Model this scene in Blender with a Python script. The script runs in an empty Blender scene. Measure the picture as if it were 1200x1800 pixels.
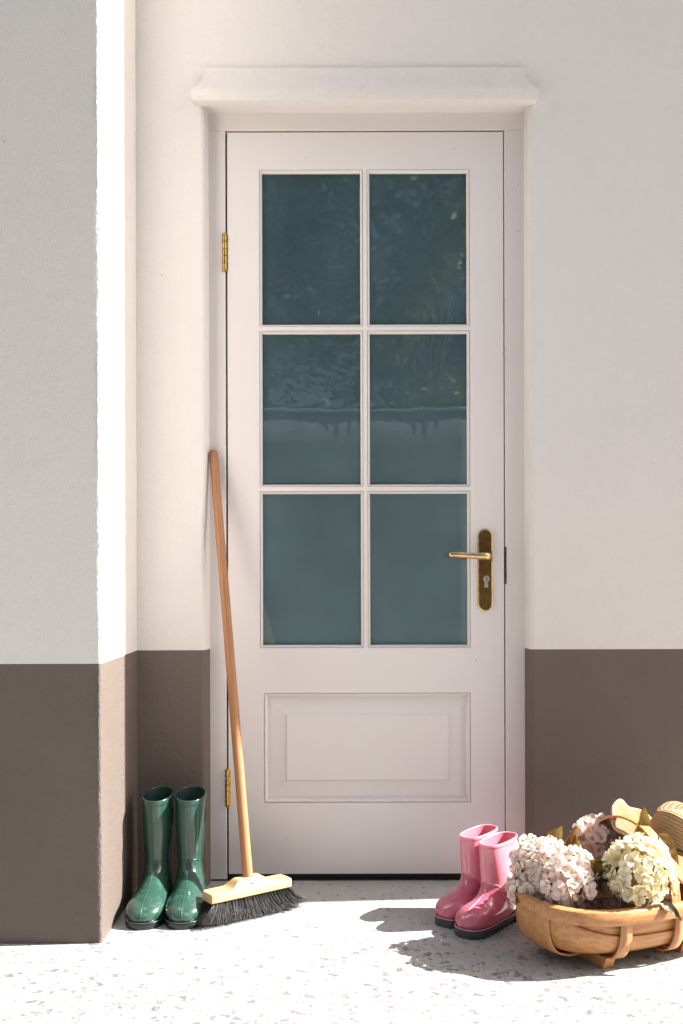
import bpy, bmesh, math, random
from mathutils import Vector, Matrix, Euler
R = math.radians
PI = math.pi
scn = bpy.context.scene
col = scn.collection

# ------------------------------------------------------------------ camera
cd = bpy.data.cameras.new('camera')
cam = bpy.data.objects.new('camera', cd)
col.objects.link(cam)
cam.location = (0.0015, -2.7, 0.84)
cam.rotation_euler = (R(90), R(0.14), 0)
cd.sensor_fit = 'VERTICAL'
cd.sensor_height = 36
cd.sensor_width = 24
cd.lens = 35.37
cd.shift_y = 0.0611
cd.clip_end = 500
scn.camera = cam

# ------------------------------------------------------------------ light
SUN_EL, SUN_OFF = R(38.5), R(4.3)          # sun stands to the right, slightly behind the wall plane
w = bpy.data.worlds.new('World')
scn.world = w
w.use_nodes = True
nt = w.node_tree
sky = nt.nodes.new('ShaderNodeTexSky')
sky.sky_type = 'NISHITA'
sky.sun_disc = False
sky.sun_elevation = SUN_EL
sky.sun_rotation = PI / 2 - SUN_OFF
sky.air_density = 1.0
sky.dust_density = 5.0
sky.ozone_density = 1.0
bg = nt.nodes['Background']
bg.inputs['Strength'].default_value = 0.05
nt.links.new(sky.outputs[0], bg.inputs[0])
sd = bpy.data.lights.new('sun', 'SUN')
sd.energy = 4.7
sd.angle = R(0.53)
sd.color = (1.0, 0.97, 0.93)
sun = bpy.data.objects.new('sun', sd)
col.objects.link(sun)
sv = Vector((math.cos(SUN_EL) * math.cos(SUN_OFF), math.cos(SUN_EL) * math.sin(SUN_OFF), math.sin(SUN_EL)))
sun.rotation_euler = sv.to_track_quat('Z', 'Y').to_euler()
sun.location = (6, 1, 6)
vs = scn.view_settings
vs.view_transform = 'Standard'
vs.look = 'None'
vs.gamma = 1
vs.use_curve_mapping = False
vs.exposure = 2.08
scn.cycles.max_bounces = 6
scn.cycles.diffuse_bounces = 3
scn.cycles.glossy_bounces = 2
scn.cycles.transmission_bounces = 2
scn.cycles.transparent_max_bounces = 12


# ------------------------------------------------------------------ materials
class NT:
    def __init__(s, name):
        s.m = bpy.data.materials.new(name)
        s.m.use_nodes = True
        s.t = s.m.node_tree
        s.b = s.t.nodes['Principled BSDF']
        s.out = s.t.nodes['Material Output']
        tc = s.t.nodes.new('ShaderNodeTexCoord')
        s.obj = tc.outputs['Object']
        s.geo = s.t.nodes.new('ShaderNodeNewGeometry').outputs['Position']

    def n(s, typ, ins=None, **kw):
        nd = s.t.nodes.new(typ)
        for k, v in kw.items():
            setattr(nd, k, v)
        for k, v in (ins or {}).items():
            if hasattr(v, 'is_output') or isinstance(v, bpy.types.NodeSocket):
                s.t.links.new(v, nd.inputs[k])
            else:
                nd.inputs[k].default_value = v
        return nd

    def link(s, a, b):
        s.t.links.new(a, b)

    def noise(s, vec, scale, detail=4, rough=.55, dist=0.0):
        return s.n('ShaderNodeTexNoise', {'Vector': vec, 'Scale': scale, 'Detail': detail, 'Roughness': rough, 'Distortion': dist}).outputs['Fac']

    def ramp(s, fac, stops):
        r = s.n('ShaderNodeValToRGB', {'Fac': fac})
        e = r.color_ramp.elements
        while len(e) < len(stops):
            e.new(.5)
        for i, (p, c) in enumerate(stops):
            e[i].position = p
            e[i].color = (c, c, c, 1) if isinstance(c, (int, float)) else (*c, 1)
        return r.outputs[0]

    def mix(s, fac, a, b, mode='MIX'):
        nd = s.t.nodes.new('ShaderNodeMix')
        nd.data_type = 'RGBA'
        nd.blend_type = mode
        for i, v in ((0, fac), (6, a), (7, b)):
            if isinstance(v, bpy.types.NodeSocket):
                s.t.links.new(v, nd.inputs[i])
            elif isinstance(v, tuple):
                nd.inputs[i].default_value = (*v, 1) if len(v) == 3 else v
            else:
                nd.inputs[i].default_value = v
        return nd.outputs[2]

    def math(s, op, a, b=0.0, clamp=False):
        nd = s.t.nodes.new('ShaderNodeMath')
        nd.operation = op
        nd.use_clamp = clamp
        for i, v in ((0, a), (1, b)):
            if isinstance(v, bpy.types.NodeSocket):
                s.t.links.new(v, nd.inputs[i])
            else:
                nd.inputs[i].default_value = v
        return nd.outputs[0]

    def stretch(s, vec, sc):
        return s.n('ShaderNodeMapping', {'Vector': vec, 'Scale': sc}).outputs[0]

    def bump(s, h, strength, dist, prev=None):
        ins = {'Height': h, 'Strength': strength, 'Distance': dist}
        if prev is not None:
            ins['Normal'] = prev
        return s.n('ShaderNodeBump', ins).outputs[0]

    def set(s, **kw):
        for k, v in kw.items():
            k = k.replace('_', ' ')
            if isinstance(v, bpy.types.NodeSocket):
                s.t.links.new(v, s.b.inputs[k])
            elif isinstance(v, tuple) and len(s.b.inputs[k].default_value) == 4:
                s.b.inputs[k].default_value = (*v, 1)
            else:
                s.b.inputs[k].default_value = v
        return s.m


def render_paint(name, c, var, rough, relief):
    s = NT(name)
    big = s.noise(s.geo, 1.3, 3)
    mid = s.noise(s.geo, 14, 4)
    fine = s.noise(s.geo, 300, 1, .6)
    grain = s.n('ShaderNodeTexVoronoi', {'Vector': s.geo, 'Scale': 330}).outputs['Distance']
    dark = tuple(x * (1 - var) for x in c)
    lite = tuple(min(1, x * (1 + var * .6)) for x in c)
    cc = s.mix(s.ramp(big, [(.3, 0.), (.7, 1.)]), dark, lite)
    cc = s.mix(s.math('MULTIPLY', mid, .25), cc, tuple(x * .93 for x in c))
    # rare tiny specks of dirt
    sp = s.n('ShaderNodeTexVoronoi', {'Vector': s.geo, 'Scale': 9}).outputs['Distance']
    cc = s.mix(s.ramp(sp, [(.018, .55), (.03, 0.)]), cc, tuple(x * .35 for x in c))
    h = s.math('ADD', s.math('MULTIPLY', fine, .7), s.math('MULTIPLY', grain, .45))
    h = s.math('ADD', h, s.math('MULTIPLY', s.noise(s.geo, 60, 1), .5))
    h = s.math('ADD', h, s.math('MULTIPLY', s.noise(s.geo, 6, 1), .8))
    nb = s.bump(h, relief, .0035)
    return s.set(Base_Color=cc, Roughness=rough, Normal=nb, Specular_IOR_Level=.25)


M = {}
M['wall'] = render_paint('cream_render', (.69, .652, .618), .03, .85, .5)
M['dado'] = render_paint('umber_render', (.140, .112, .096), .16, .62, .6)
M['hood'] = render_paint('hood_render', (.70, .665, .632), .02, .85, .8)


def gloss_paint(name, c, rough=.42):
    s = NT(name)
    big = s.noise(s.geo, 2.2, 4)
    cc = s.mix(s.ramp(big, [(.3, 0.), (.75, 1.)]), tuple(x * .955 for x in c), c)
    sp = s.n('ShaderNodeTexVoronoi', {'Vector': s.geo, 'Scale': 13}).outputs['Distance']
    cc = s.mix(s.ramp(sp, [(.02, .6), (.032, 0.)]), cc, tuple(x * .4 for x in c))
    brush = s.noise(s.stretch(s.geo, (160, 160, 9)), 1, 3)
    nb = s.bump(brush, .12, .0012)
    nb = s.bump(s.noise(s.geo, 25, 3), .1, .002, nb)
    rg = s.ramp(s.noise(s.geo, 7, 4), [(.3, rough - .06), (.7, rough + .1)])
    return s.set(Base_Color=cc, Roughness=rg, Normal=nb)


M['door'] = gloss_paint('blush_door_paint', (.73, .68, .657))
M['frame'] = gloss_paint('blush_frame_paint', (.70, .645, .62))


def simple(name, c, rough=.5, metal=0.0, **kw):
    s = NT(name)
    v = s.noise(s.obj, kw.pop('vscale', 30), 4)
    cc = s.mix(s.ramp(v, [(.3, 0.), (.7, 1.)]), tuple(x * .82 for x in c), c)
    return s.set(Base_Color=cc, Roughness=rough, Metallic=metal, **kw)


def brass(name, c, r0, r1):
    s = NT(name)
    v = s.noise(s.obj, 60, 5, .65)
    cc = s.mix(s.ramp(v, [(.35, 0.), (.7, 1.)]), tuple(x * .6 for x in c), c)
    return s.set(Base_Color=cc, Metallic=1.0, Roughness=s.ramp(s.noise(s.obj, 90, 4), [(.3, r0), (.7, r1)]))


M['brass'] = brass('polished_brass', (.86, .62, .30), .12, .25)
M['hinge'] = brass('lacquered_brass', (.72, .44, .10), .18, .38)
M['plate'] = brass('aged_brass', (.19, .105, .034), .25, .4)
M['steel'] = brass('worn_steel', (.62, .56, .5), .2, .4)
M['black'] = simple('black_seal_and_gap_shade', (.012, .012, .013), .6)
M['blind'] = simple('teal_blind', (.33, .415, .455), .8, vscale=5)
M['board'] = simple('added_sheet_grey', (.60, .58, .53), .8, vscale=40)
M['room'] = simple('dim_room_plaster', (.3, .3, .29), .9)


def glass():
    s = NT('window_glass')
    fr = s.n('ShaderNodeFresnel', {'IOR': 1.48}).outputs[0]
    nb = s.bump(s.noise(s.geo, 3.5, 2), .05, .004)
    gl = s.n('ShaderNodeBsdfGlossy', {'Color': (.92, .97, 1, 1), 'Roughness': .012, 'Normal': nb}).outputs[0]
    tr = s.n('ShaderNodeBsdfTransparent', {'Color': (.90, .95, .95, 1)}).outputs[0]
    mx = s.n('ShaderNodeMixShader', {0: fr, 1: tr, 2: gl}).outputs[0]
    s.link(mx, s.out.inputs['Surface'])
    return s.m


M['glass'] = glass()


def concrete():
    s = NT('aggregate_concrete')
    big = s.noise(s.geo, 1.7, 5, .6)
    mid = s.noise(s.geo, 11, 5, .6)
    base = s.mix(s.ramp(big, [(.35, 0.), (.65, 1.)]), (.335, .326, .312), (.40, .392, .38))
    base = s.mix(s.ramp(mid, [(.35, .35), (.7, 0.)]), base, (.29, .28, .265))
    # rusty brown scuffs near the threshold
    st = s.noise(s.stretch(s.geo, (2.5, 7, 1)), 1.3, 5, .65)
    base = s.mix(s.ramp(st, [(.60, 0.), (.74, .35)]), base, (.31, .245, .20))
    nz = s.n('ShaderNodeTexNoise', {'Vector': s.geo, 'Scale': 90, 'Detail': 2}).outputs['Color']
    sc = s.n('ShaderNodeVectorMath', {0: nz}, operation='SCALE')
    sc.inputs['Scale'].default_value = .012
    wv = s.n('ShaderNodeVectorMath', {0: s.geo, 1: sc.outputs[0]}, operation='ADD').outputs[0]
    wv = s.stretch(wv, (1, 1, 0))
    # how much aggregate is ground open: less close to the wall
    sepx = s.n('ShaderNodeSeparateXYZ', {0: s.geo})
    opened = s.ramp(s.math('ADD', s.math('MULTIPLY', sepx.outputs['Y'], -.95), s.math('MULTIPLY', big, .5)), [(.48, 0.), (.95, 1.)])
    h = None
    for scale, thr, e0, colr in ((44, .68, .13, (.125, .125, .14)), (80, .62, .12, (.15, .15, .165)), (140, .60, .12, (.21, .185, .16))):
        off = s.n('ShaderNodeVectorMath', {0: wv, 1: (scale * .37, scale * .11, 0)}, operation='ADD').outputs[0]
        vc = s.n('ShaderNodeTexVoronoi', {'Vector': off, 'Scale': scale}, voronoi_dimensions='2D')
        ve = s.n('ShaderNodeTexVoronoi', {'Vector': off, 'Scale': scale}, voronoi_dimensions='2D', feature='DISTANCE_TO_EDGE')
        sp = s.n('ShaderNodeSeparateColor', {0: vc.outputs['Color']})
        pick = s.math('GREATER_THAN', s.math('ADD', sp.outputs[0], s.math('MULTIPLY', opened, .37)), thr + .32)
        inner = s.math('GREATER_THAN', ve.outputs['Distance'], s.math('ADD', s.math('MULTIPLY', sp.outputs[1], .16), e0))
        mk = s.math('MULTIPLY', pick, inner)
        cc = s.mix(sp.outputs[2], tuple(x * .75 for x in colr), tuple(x * 1.5 for x in colr))
        base = s.mix(s.math('MULTIPLY', mk, .9), base, cc)
    speck = s.noise(s.geo, 420, 2)
    base = s.mix(s.ramp(speck, [(.30, .4), (.38, 0.)]), base, (.10, .095, .09))
    nb = s.bump(s.noise(s.geo, 160, 4), .35, .002)
    nb = s.bump(s.noise(s.geo, 9, 3), .3, .006, nb)
    return s.set(Base_Color=base, Roughness=s.ramp(mid, [(.3, .55), (.7, .8)]), Normal=nb, Specular_IOR_Level=.3)


M['floor'] = concrete()


def wood(name, c1, c2, c3, sc, rough=.5, axis='Z'):
    s = NT(name)
    st = {'X': (1.2, 22, 22), 'Y': (22, 1.2, 22), 'Z': (22, 22, 1.2)}[axis]
    v = s.stretch(s.obj, tuple(a * sc for a in st))
    rnd = s.n('ShaderNodeObjectInfo').outputs['Random']
    v = s.n('ShaderNodeVectorMath', {0: v, 1: s.n('ShaderNodeCombineXYZ', {0: s.math('MULTIPLY', rnd, 37), 1: s.math('MULTIPLY', rnd, 11), 2: 0}).outputs[0]}, operation='ADD').outputs[0]
    g = s.noise(v, 1.0, 6, .62, .6)
    cc = s.ramp(g, [(.28, c1), (.5, c2), (.74, c3)])
    kn = s.n('ShaderNodeTexVoronoi', {'Vector': s.stretch(s.obj, tuple((7 if a > 2 else 3) for a in st)), 'Scale': 1}).outputs['Distance']
    cc = s.mix(s.ramp(kn, [(.035, .8), (.07, 0.)]), cc, tuple(x * .35 for x in c1))
    fine = s.noise(s.stretch(v, (5, 5, 5)), 1, 3)
    cc = s.mix(s.ramp(fine, [(.35, .25), (.6, 0.)]), cc, tuple(x * .7 for x in c1))
    return s.set(Base_Color=cc, Roughness=rough, Normal=s.bump(g, .15, .001))


M['handle_wood'] = wood('beech_handle', (.28, .115, .045), (.37, .165, .07), (.44, .215, .10), 3, .48, 'Z')
M['head_wood'] = wood('pale_broom_wood', (.50, .30, .13), (.60, .38, .18), (.66, .44, .23), 4, .5, 'X')
M['trug'] = wood('willow_board', (.31, .125, .038), (.47, .22, .078), (.58, .305, .125), 4, .42, 'X')
M['trug_cross'] = wood('ash_band', (.34, .14, .045), (.48, .22, .08), (.57, .295, .12), 4, .42, 'Z')


def rubber(name, c, rough, coat=.5, dust=.2, sss=0):
    s = NT(name)
    v = s.noise(s.obj, 9, 5, .6)
    cc = s.mix(s.ramp(v, [(.3, 0.), (.7, 1.)]), tuple(x * .85 for x in c), c)
    sep = s.n('ShaderNodeSeparateXYZ', {0: s.obj})
    low = s.ramp(sep.outputs['Z'], [(.0, 1.), (.13, 0.)])
    scr = s.noise(s.stretch(s.obj, (30, 60, 120)), 1, 6, .7, .8)
    d = s.math('MULTIPLY', s.ramp(scr, [(.5, 0.), (.72, 1.)]), s.math('MULTIPLY', low, dust))
    cc = s.mix(d, cc, (.38, .36, .33))
    rg = s.ramp(s.noise(s.obj, 16, 5, .65), [(.3, rough * .75), (.75, rough * 1.5)])
    nb = s.bump(s.noise(s.obj, 38, 3), .10, .004)
    s.set(Base_Color=cc, Roughness=rg, Normal=nb, Coat_Weight=coat, Coat_Roughness=.08)
    if sss:
        s.set(Subsurface_Weight=sss, Subsurface_Scale=.01, Subsurface_Radius=(1., .25, .3))
    return s.m


M['green'] = rubber('green_rubber', (.020, .066, .048), .18, .45, .28)
M['green_in'] = rubber('dark_green_lining', (.012, .045, .042), .6, 0, 0)
M['green_line'] = rubber('green_seam_rubber', (.028, .085, .063), .3, .2, .3)
M['sole_black'] = rubber('black_sole_rubber', (.009, .009, .011), .3, .3, 0)
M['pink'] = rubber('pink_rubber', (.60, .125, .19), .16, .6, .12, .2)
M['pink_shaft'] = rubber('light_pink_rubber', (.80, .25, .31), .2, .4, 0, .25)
M['pink_line'] = rubber('pale_pink_stitching', (.78, .34, .38), .35, .1, 0)
M['pink_in'] = rubber('pink_lining', (.72, .20, .26), .5, 0, 0)
M['sole_grey'] = rubber('grey_sole_rubber', (.055, .053, .057), .55, 0, .25)


def bristle():
    s = NT('dark_horsehair')
    r = s.n('ShaderNodeNewGeometry').outputs['Random Per Island']
    cc = s.ramp(r, [(0., (.006, .0055, .0055)), (.75, (.016, .014, .0135)), (1., (.06, .052, .048))])
    return s.set(Base_Color=cc, Roughness=.45, Specular_IOR_Level=.5)


M['bristle'] = bristle()


def petal(name, c0, c1, cen):
    s = NT(name)
    r = s.n('ShaderNodeObjectInfo').outputs['Random']
    cc = s.mix(r, c0, c1)
    ln = s.n('ShaderNodeVectorMath', {0: s.obj}, operation='LENGTH').outputs['Value']
    cc = s.mix(s.ramp(ln, [(.0006, .85), (.005, 0.)]), cc, cen)
    vein = s.noise(s.stretch(s.obj, (1, 1, 1)), 500, 3)
    s.set(Base_Color=cc, Roughness=.6, Normal=s.bump(vein, .2, .0006))
    dif = s.n('ShaderNodeBsdfTranslucent', {'Color': cc}).outputs[0]
    mx = s.n('ShaderNodeMixShader', {0: .35, 1: s.b.outputs[0], 2: dif}).outputs[0]
    s.link(mx, s.out.inputs['Surface'])
    return s.m


M['petal_blush'] = petal('blush_petal', (.88, .68, .57), (.93, .83, .74), (.45, .20, .16))
M['petal_rose'] = petal('rose_petal', (.80, .58, .50), (.88, .72, .64), (.38, .14, .12))
M['petal_lime'] = petal('lime_petal', (.82, .72, .40), (.92, .86, .68), (.55, .25, .22))
M['petal_dusk'] = petal('dusky_petal', (.40, .24, .22), (.50, .33, .30), (.2, .08, .08))
M['core'] = simple('flower_stalks', (.30, .19, .09), .8, vscale=120)


def leafm(name, a, b, edge):
    s = NT(name)
    n1 = s.noise(s.obj, 45, 4)
    cc = s.mix(s.ramp(n1, [(.3, 0.), (.7, 1.)]), a, b)
    n2 = s.noise(s.obj, 130, 4)
    cc = s.mix(s.ramp(n2, [(.55, 0.), (.72, .7)]), cc, edge)
    s.set(Base_Color=cc, Roughness=.5, Normal=s.bump(s.noise(s.stretch(s.obj, (300, 60, 60)), 1, 2), .3, .001))
    dif = s.n('ShaderNodeBsdfTranslucent', {'Color': cc}).outputs[0]
    mx = s.n('ShaderNodeMixShader', {0: .3, 1: s.b.outputs[0], 2: dif}).outputs[0]
    s.link(mx, s.out.inputs['Surface'])
    return s.m


M['leaf_olive'] = leafm('olive_leaf', (.16, .115, .025), (.25, .18, .045), (.30, .13, .04))
M['leaf_brown'] = leafm('browned_leaf', (.22, .10, .03), (.33, .17, .05), (.15, .07, .03))
M['leaf_dark'] = leafm('dark_leaf', (.05, .045, .02), (.09, .06, .025), (.16, .07, .03))


def straw(name, c1, c2, us, vs_, hole):
    s = NT(name)
    uv = s.n('ShaderNodeTexCoord').outputs['UV']
    sp = s.n('ShaderNodeSeparateXYZ', {0: uv})
    a = s.math('SINE', s.math('MULTIPLY', sp.outputs[0], us * 2 * PI))
    b = s.math('SINE', s.math('MULTIPLY', sp.outputs[1], vs_ * 2 * PI))
    wv = s.math('MULTIPLY', a, b)
    n1 = s.noise(uv, 60, 4)
    cc = s.mix(s.ramp(n1, [(.3, 0.), (.7, 1.)]), c1, c2)
    cc = s.mix(s.ramp(s.math('ADD', s.math('MULTIPLY', wv, .5), .5), [(.62, 0.), (.95, hole)]), cc, (.10, .045, .015))
    rows = s.ramp(s.math('ADD', s.math('MULTIPLY', b, .5), .5), [(.0, hole), (.2, 0.)])
    cc = s.mix(rows, cc, (.12, .055, .02))
    h = s.math('ADD', wv, b)
    return s.set(Base_Color=cc, Roughness=.7, Normal=s.bump(h, .8, .0018))


M['straw_brim'] = straw('fine_straw', (.34, .175, .075), (.47, .275, .135), 230, 26, .35)
M['straw_edge'] = simple('straw_edge', (.50, .31, .16), .8, vscale=260)
M['straw_crown'] = straw('coarse_straw', (.48, .29, .13), (.60, .40, .21), 150, 15, .75)
M['cord'] = simple('dark_cord', (.03, .02, .018), .7)
M['bark'] = simple('brown_bark', (.10, .075, .055), .9, vscale=14)


def foliage(name, a, b):
    s = NT(name)
    r = s.n('ShaderNodeNewGeometry').outputs['Random Per Island']
    cc = s.mix(r, a, b)
    s.set(Base_Color=cc, Roughness=.5)
    dif = s.n('ShaderNodeBsdfTranslucent', {'Color': cc}).outputs[0]
    mx = s.n('ShaderNodeMixShader', {0: .35, 1: s.b.outputs[0], 2: dif}).outputs[0]
    s.link(mx, s.out.inputs['Surface'])
    return s.m


M['fol_dark'] = foliage('dark_foliage', (.025, .05, .02), (.06, .10, .035))
M['fol_yellow'] = foliage('yellow_green_foliage', (.13, .17, .03), (.24, .24, .05))
M['cloth'] = simple('grey_shade_cloth', (.25, .28, .28), .85, vscale=3)
M['hem'] = simple('teal_hem', (.18, .36, .37), .6)
M['post'] = simple('grey_steel_post', (.22, .23, .23), .5, .4)
M['soil'] = simple('dry_grass_ground', (.12, .11, .06), .95, vscale=2)


# ------------------------------------------------------------------ helpers
def mesh_obj(name, verts, faces, mat, parent=None, smooth=False, loc=(0, 0, 0), rot=(0, 0, 0), bevel=0, seg=2, subsurf=0, solid=0, fix=True):
    me = bpy.data.meshes.new(name)
    me.from_pydata([tuple(v) for v in verts], [], [tuple(f) for f in faces])
    if fix:
        bm = bmesh.new()
        bm.from_mesh(me)
        bmesh.ops.recalc_face_normals(bm, faces=bm.faces)
        bm.to_mesh(me)
        bm.free()
    if smooth:
        me.polygons.foreach_set('use_smooth', [True] * len(me.polygons))
    me.materials.append(M[mat])
    o = bpy.data.objects.new(name, me)
    col.objects.link(o)
    o.location = loc
    o.rotation_euler = rot
    o.parent = parent
    if solid:
        md = o.modifiers.new('thickness', 'SOLIDIFY')
        md.thickness = solid
        md.offset = 0
    if bevel:
        md = o.modifiers.new('bevel', 'BEVEL')
        md.width = bevel
        md.segments = seg
        md.limit_method = 'ANGLE'
        md.angle_limit = R(40)
        md.harden_normals = True
        me.polygons.foreach_set('use_smooth', [True] * len(me.polygons))
    if subsurf:
        md = o.modifiers.new('sub', 'SUBSURF')
        md.levels = md.render_levels = subsurf
    return o


def empty(name, label, cat, loc=(0, 0, 0), rz=0, group=None):
    o = bpy.data.objects.new(name, None)
    col.objects.link(o)
    o.empty_display_size = .05
    o.location = loc
    o.rotation_euler = (0, 0, rz)
    o['label'] = label
    o['category'] = cat
    if group:
        o['group'] = group
    return o


def tag(o, label, cat, group=None, kind=None):
    o['label'] = label
    o['category'] = cat
    if group:
        o['group'] = group
    if kind:
        o['kind'] = kind
    return o


def boxv(x0, x1, y0, y1, z0, z1):
    v = [(x, y, z) for z in (z0, z1) for y in (y0, y1) for x in (x0, x1)]
    f = [(0, 2, 3, 1), (4, 5, 7, 6), (0, 1, 5, 4), (2, 6, 7, 3), (0, 4, 6, 2), (1, 3, 7, 5)]
    return v, f


def box(name, x0, x1, y0, y1, z0, z1, mat, parent=None, bevel=0, **k):
    v, f = boxv(x0, x1, y0, y1, z0, z1)
    return mesh_obj(name, v, f, mat, parent, bevel=bevel, **k)


def loft(rings, closed=True, cap0=False, cap1=False):
    n = len(rings[0])
    v = [p for r in rings for p in r]
    f = []
    m = n if closed else n - 1
    for i in range(len(rings) - 1):
        for j in range(m):
            a, b = i * n + j, i * n + (j + 1) % n
            f.append((a, b, b + n, a + n))
    if cap0:
        f.append(tuple(range(n))[::-1])
    if cap1:
        f.append(tuple(range((len(rings) - 1) * n, len(rings) * n)))
    return v, f


def tube(path, rad, n=8, caps=True):
    path = [Vector(p) for p in path]
    rings = []
    up = Vector((0.123, 0.317, .94))
    for i, p in enumerate(path):
        d = (path[min(i + 1, len(path) - 1)] - path[max(i - 1, 0)]).normalized()
        a = d.cross(up)
        if a.length < 1e-4:
            a = d.cross(Vector((1, 0, 0)))
        a.normalize()
        b = d.cross(a)
        r = rad[i] if isinstance(rad, (list, tuple)) else rad
        rings.append([p + a * r * math.cos(2 * PI * k / n) + b * r * math.sin(2 * PI * k / n) for k in range(n)])
    return loft(rings, True, caps, caps)


def cr(P, t):
    n = len(P)
    i = min(max(int(t), 0), n - 2)
    u = t - i
    a, b, c, d = P[max(i - 1, 0)], P[i], P[i + 1], P[min(i + 2, n - 1)]
    return [.5 * (2 * q + (r - p) * u + (2 * p - 5 * q + 4 * r - s) * u * u + (3 * q - p - 3 * r + s) * u ** 3) for p, q, r, s in zip(a, b, c, d)]


def rect_ring(x0, x1, z0, z1, prof, fill=False):
    """mitred frame: prof is a list of (inset, y) loops"""
    rings = []
    for ins, y in prof:
        rings.append([(x0 + ins, y, z0 + ins), (x1 - ins, y, z0 + ins), (x1 - ins, y, z1 - ins), (x0 + ins, y, z1 - ins)])
    return loft(rings, True, False, fill)


def join(*parts):
    v, f = [], []
    for a, b in parts:
        k = len(v)
        v += list(a)
        f += [tuple(i + k for i in q) for q in b]
    return v, f


def orient(d, spin=0):
    return Vector(d).normalized().to_track_quat('Z', 'Y').to_matrix().to_4x4() @ Matrix.Rotation(spin, 4, 'Z')


rnd = random.Random(7)

# ------------------------------------------------------------------ ground
g = mesh_obj('ground', [(-60, -60, -.012), (60, -60, -.012), (60, 60, -.012), (-60, 60, -.012)], [(0, 1, 2, 3)], 'soil')
g['kind'] = 'structure'
v, f = boxv(-6, 9, -4.6, .6, -.011, 0)
floor = mesh_obj('floor', v, f, 'floor')
floor['kind'] = 'structure'

# ------------------------------------------------------------------ house
DADO = .638
TOP = 5.6
OPL, OPR, OPT = -.362, .506, 2.106
house = empty('house', 'cream rendered house wall with umber painted base around the door', 'house', (0, 0, 0))


def arc(cx, cy, r, a0, a1, n=6):
    return [(cx + r * math.cos(R(a0 + (a1 - a0) * i / n)), cy + r * math.sin(R(a0 + (a1 - a0) * i / n))) for i in range(n + 1)]


rc = .014
planL = [(-4.0, 5.0), (-4.0, 0)] + arc(OPL - rc, rc, rc, -90, 0) + [(OPL + .006, .09), (OPL + .006, .24)]
planR = [(OPR - .006, .24), (OPR - .006, .09)] + arc(OPR + rc, rc, rc, 180, 270) + [(1.55, 0), (1.55, 5.0)]


def extrude_plan(plan, z0, z1):
    return loft([[(x, y, z0) for x, y in plan], [(x, y, z1) for x, y in plan]], False)


def sm(o, ang=50):
    for p in o.data.polygons:
        p.use_smooth = True
    o.data.set_sharp_from_angle(angle=R(ang))
    return o


sm(mesh_obj('dado', *extrude_plan(planL, 0, DADO), 'dado', house, fix=False))
sm(mesh_obj('dado', *extrude_plan(planR, 0, DADO), 'dado', house, fix=False))
up = join(extrude_plan(planL, DADO, OPT), extrude_plan(planR, DADO, OPT))
sm(mesh_obj('rendered_wall', *up, 'wall', house, fix=False))
over = join(loft([[(x, y, OPT) for x, y in ((-4, 5), (-4, 0), (1.55, 0), (1.55, 5))], [(x, y, TOP) for x, y in ((-4, 5), (-4, 0), (1.55, 0), (1.55, 5))]], False),
            ([(OPL - .02, 0, OPT), (OPR + .02, 0, OPT), (OPR + .02, .24, OPT), (OPL - .02, .24, OPT)], [(0, 1, 2, 3)]))
mesh_obj('upper_wall', *over, 'wall', house, fix=False)
box('rear_wall', -4, 1.55, 5.002, 5.2, 0, TOP, 'wall', house)
box('roof', -4.05, 1.55, -.0, 5.25, TOP + .002, TOP + .15, 'wall', house)
# room behind the door
rv, rf = boxv(-1.2, 1.4, .26, 3.0, .005, 2.6)
rf = [q for q in rf if q != (0, 1, 5, 4)]
rv2 = [(-1.2, .26, .005), (1.4, .26, .005), (1.4, .26, 2.6), (-1.2, .26, 2.6), (OPL, .26, .005), (OPR, .26, .005), (OPR, .26, OPT), (OPL, .26, OPT)]
mesh_obj('room', *join((rv, rf), (rv2, [(0, 4, 7, 3), (5, 1, 2, 6), (7, 6, 2, 3)])), 'room', house)

# hood mould above the door: cavetto profile with returned ends
hp = [(.0, 2.198), (.016, 2.196), (.019, 2.188), (.021, 2.172), (.027, 2.156), (.038, 2.142), (.050, 2.132), (.056, 2.128), (.057, 2.120), (.057, 2.108), (.052, 2.099), (.03, 2.0965), (.0, 2.0965)]
hl, hr_ = -.345, .478
NX = 90
prev = None
rows = []
for pr, z in hp:
    e = pr * .85
    pts = [(hl - e, 0.0, z)] + [(hl - e + (hr_ - hl + 2 * e) * i / NX, -pr * .62, z) for i in range(NX + 1)] + [(hr_ + e, 0.0, z)]
    pts = [(x + rnd.uniform(-.0004, .0004), min(0, y + rnd.uniform(-.0004, .0004)), zz + rnd.uniform(-.0004, .0004)) for x, y, zz in pts]
    rows.append(pts)
sm(mesh_obj('hood_mould', *loft(rows, False), 'hood', house), 33)

# ------------------------------------------------------------------ projecting pier at the left
PX, PY = -.546, -.4056
pier = empty('wall_pier', 'projecting rendered wall pier at the far left, its side in sun', 'wall pier', (0, 0, 0))


def pier_mesh(z0, z1, dz):
    nz = max(2, int((z1 - z0) / dz))
    r = .007
    rows = []
    rr = random.Random(3)
    for k in range(nz + 1):
        z = z0 + (z1 - z0) * k / nz
        row = [(-4, PY, z), (PX - .016, PY, z), (PX - .010, PY, z)]
        wob = .0007 * math.sin(z * 9) + .0003 * math.sin(z * 31 + 1)
        for (x, y) in arc(PX - r, PY + r, r, -90, 0, 5):
            j = 0 if k in (0, nz) else 1
            row.append((x + wob + j * rr.gauss(0, .0004), y + wob + j * rr.gauss(0, .0004), z))
        row += [(PX, PY + .010, z), (PX, PY + .016, z), (PX, -.0005, z)]
        rows.append(row)
    return loft(rows, False)


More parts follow.
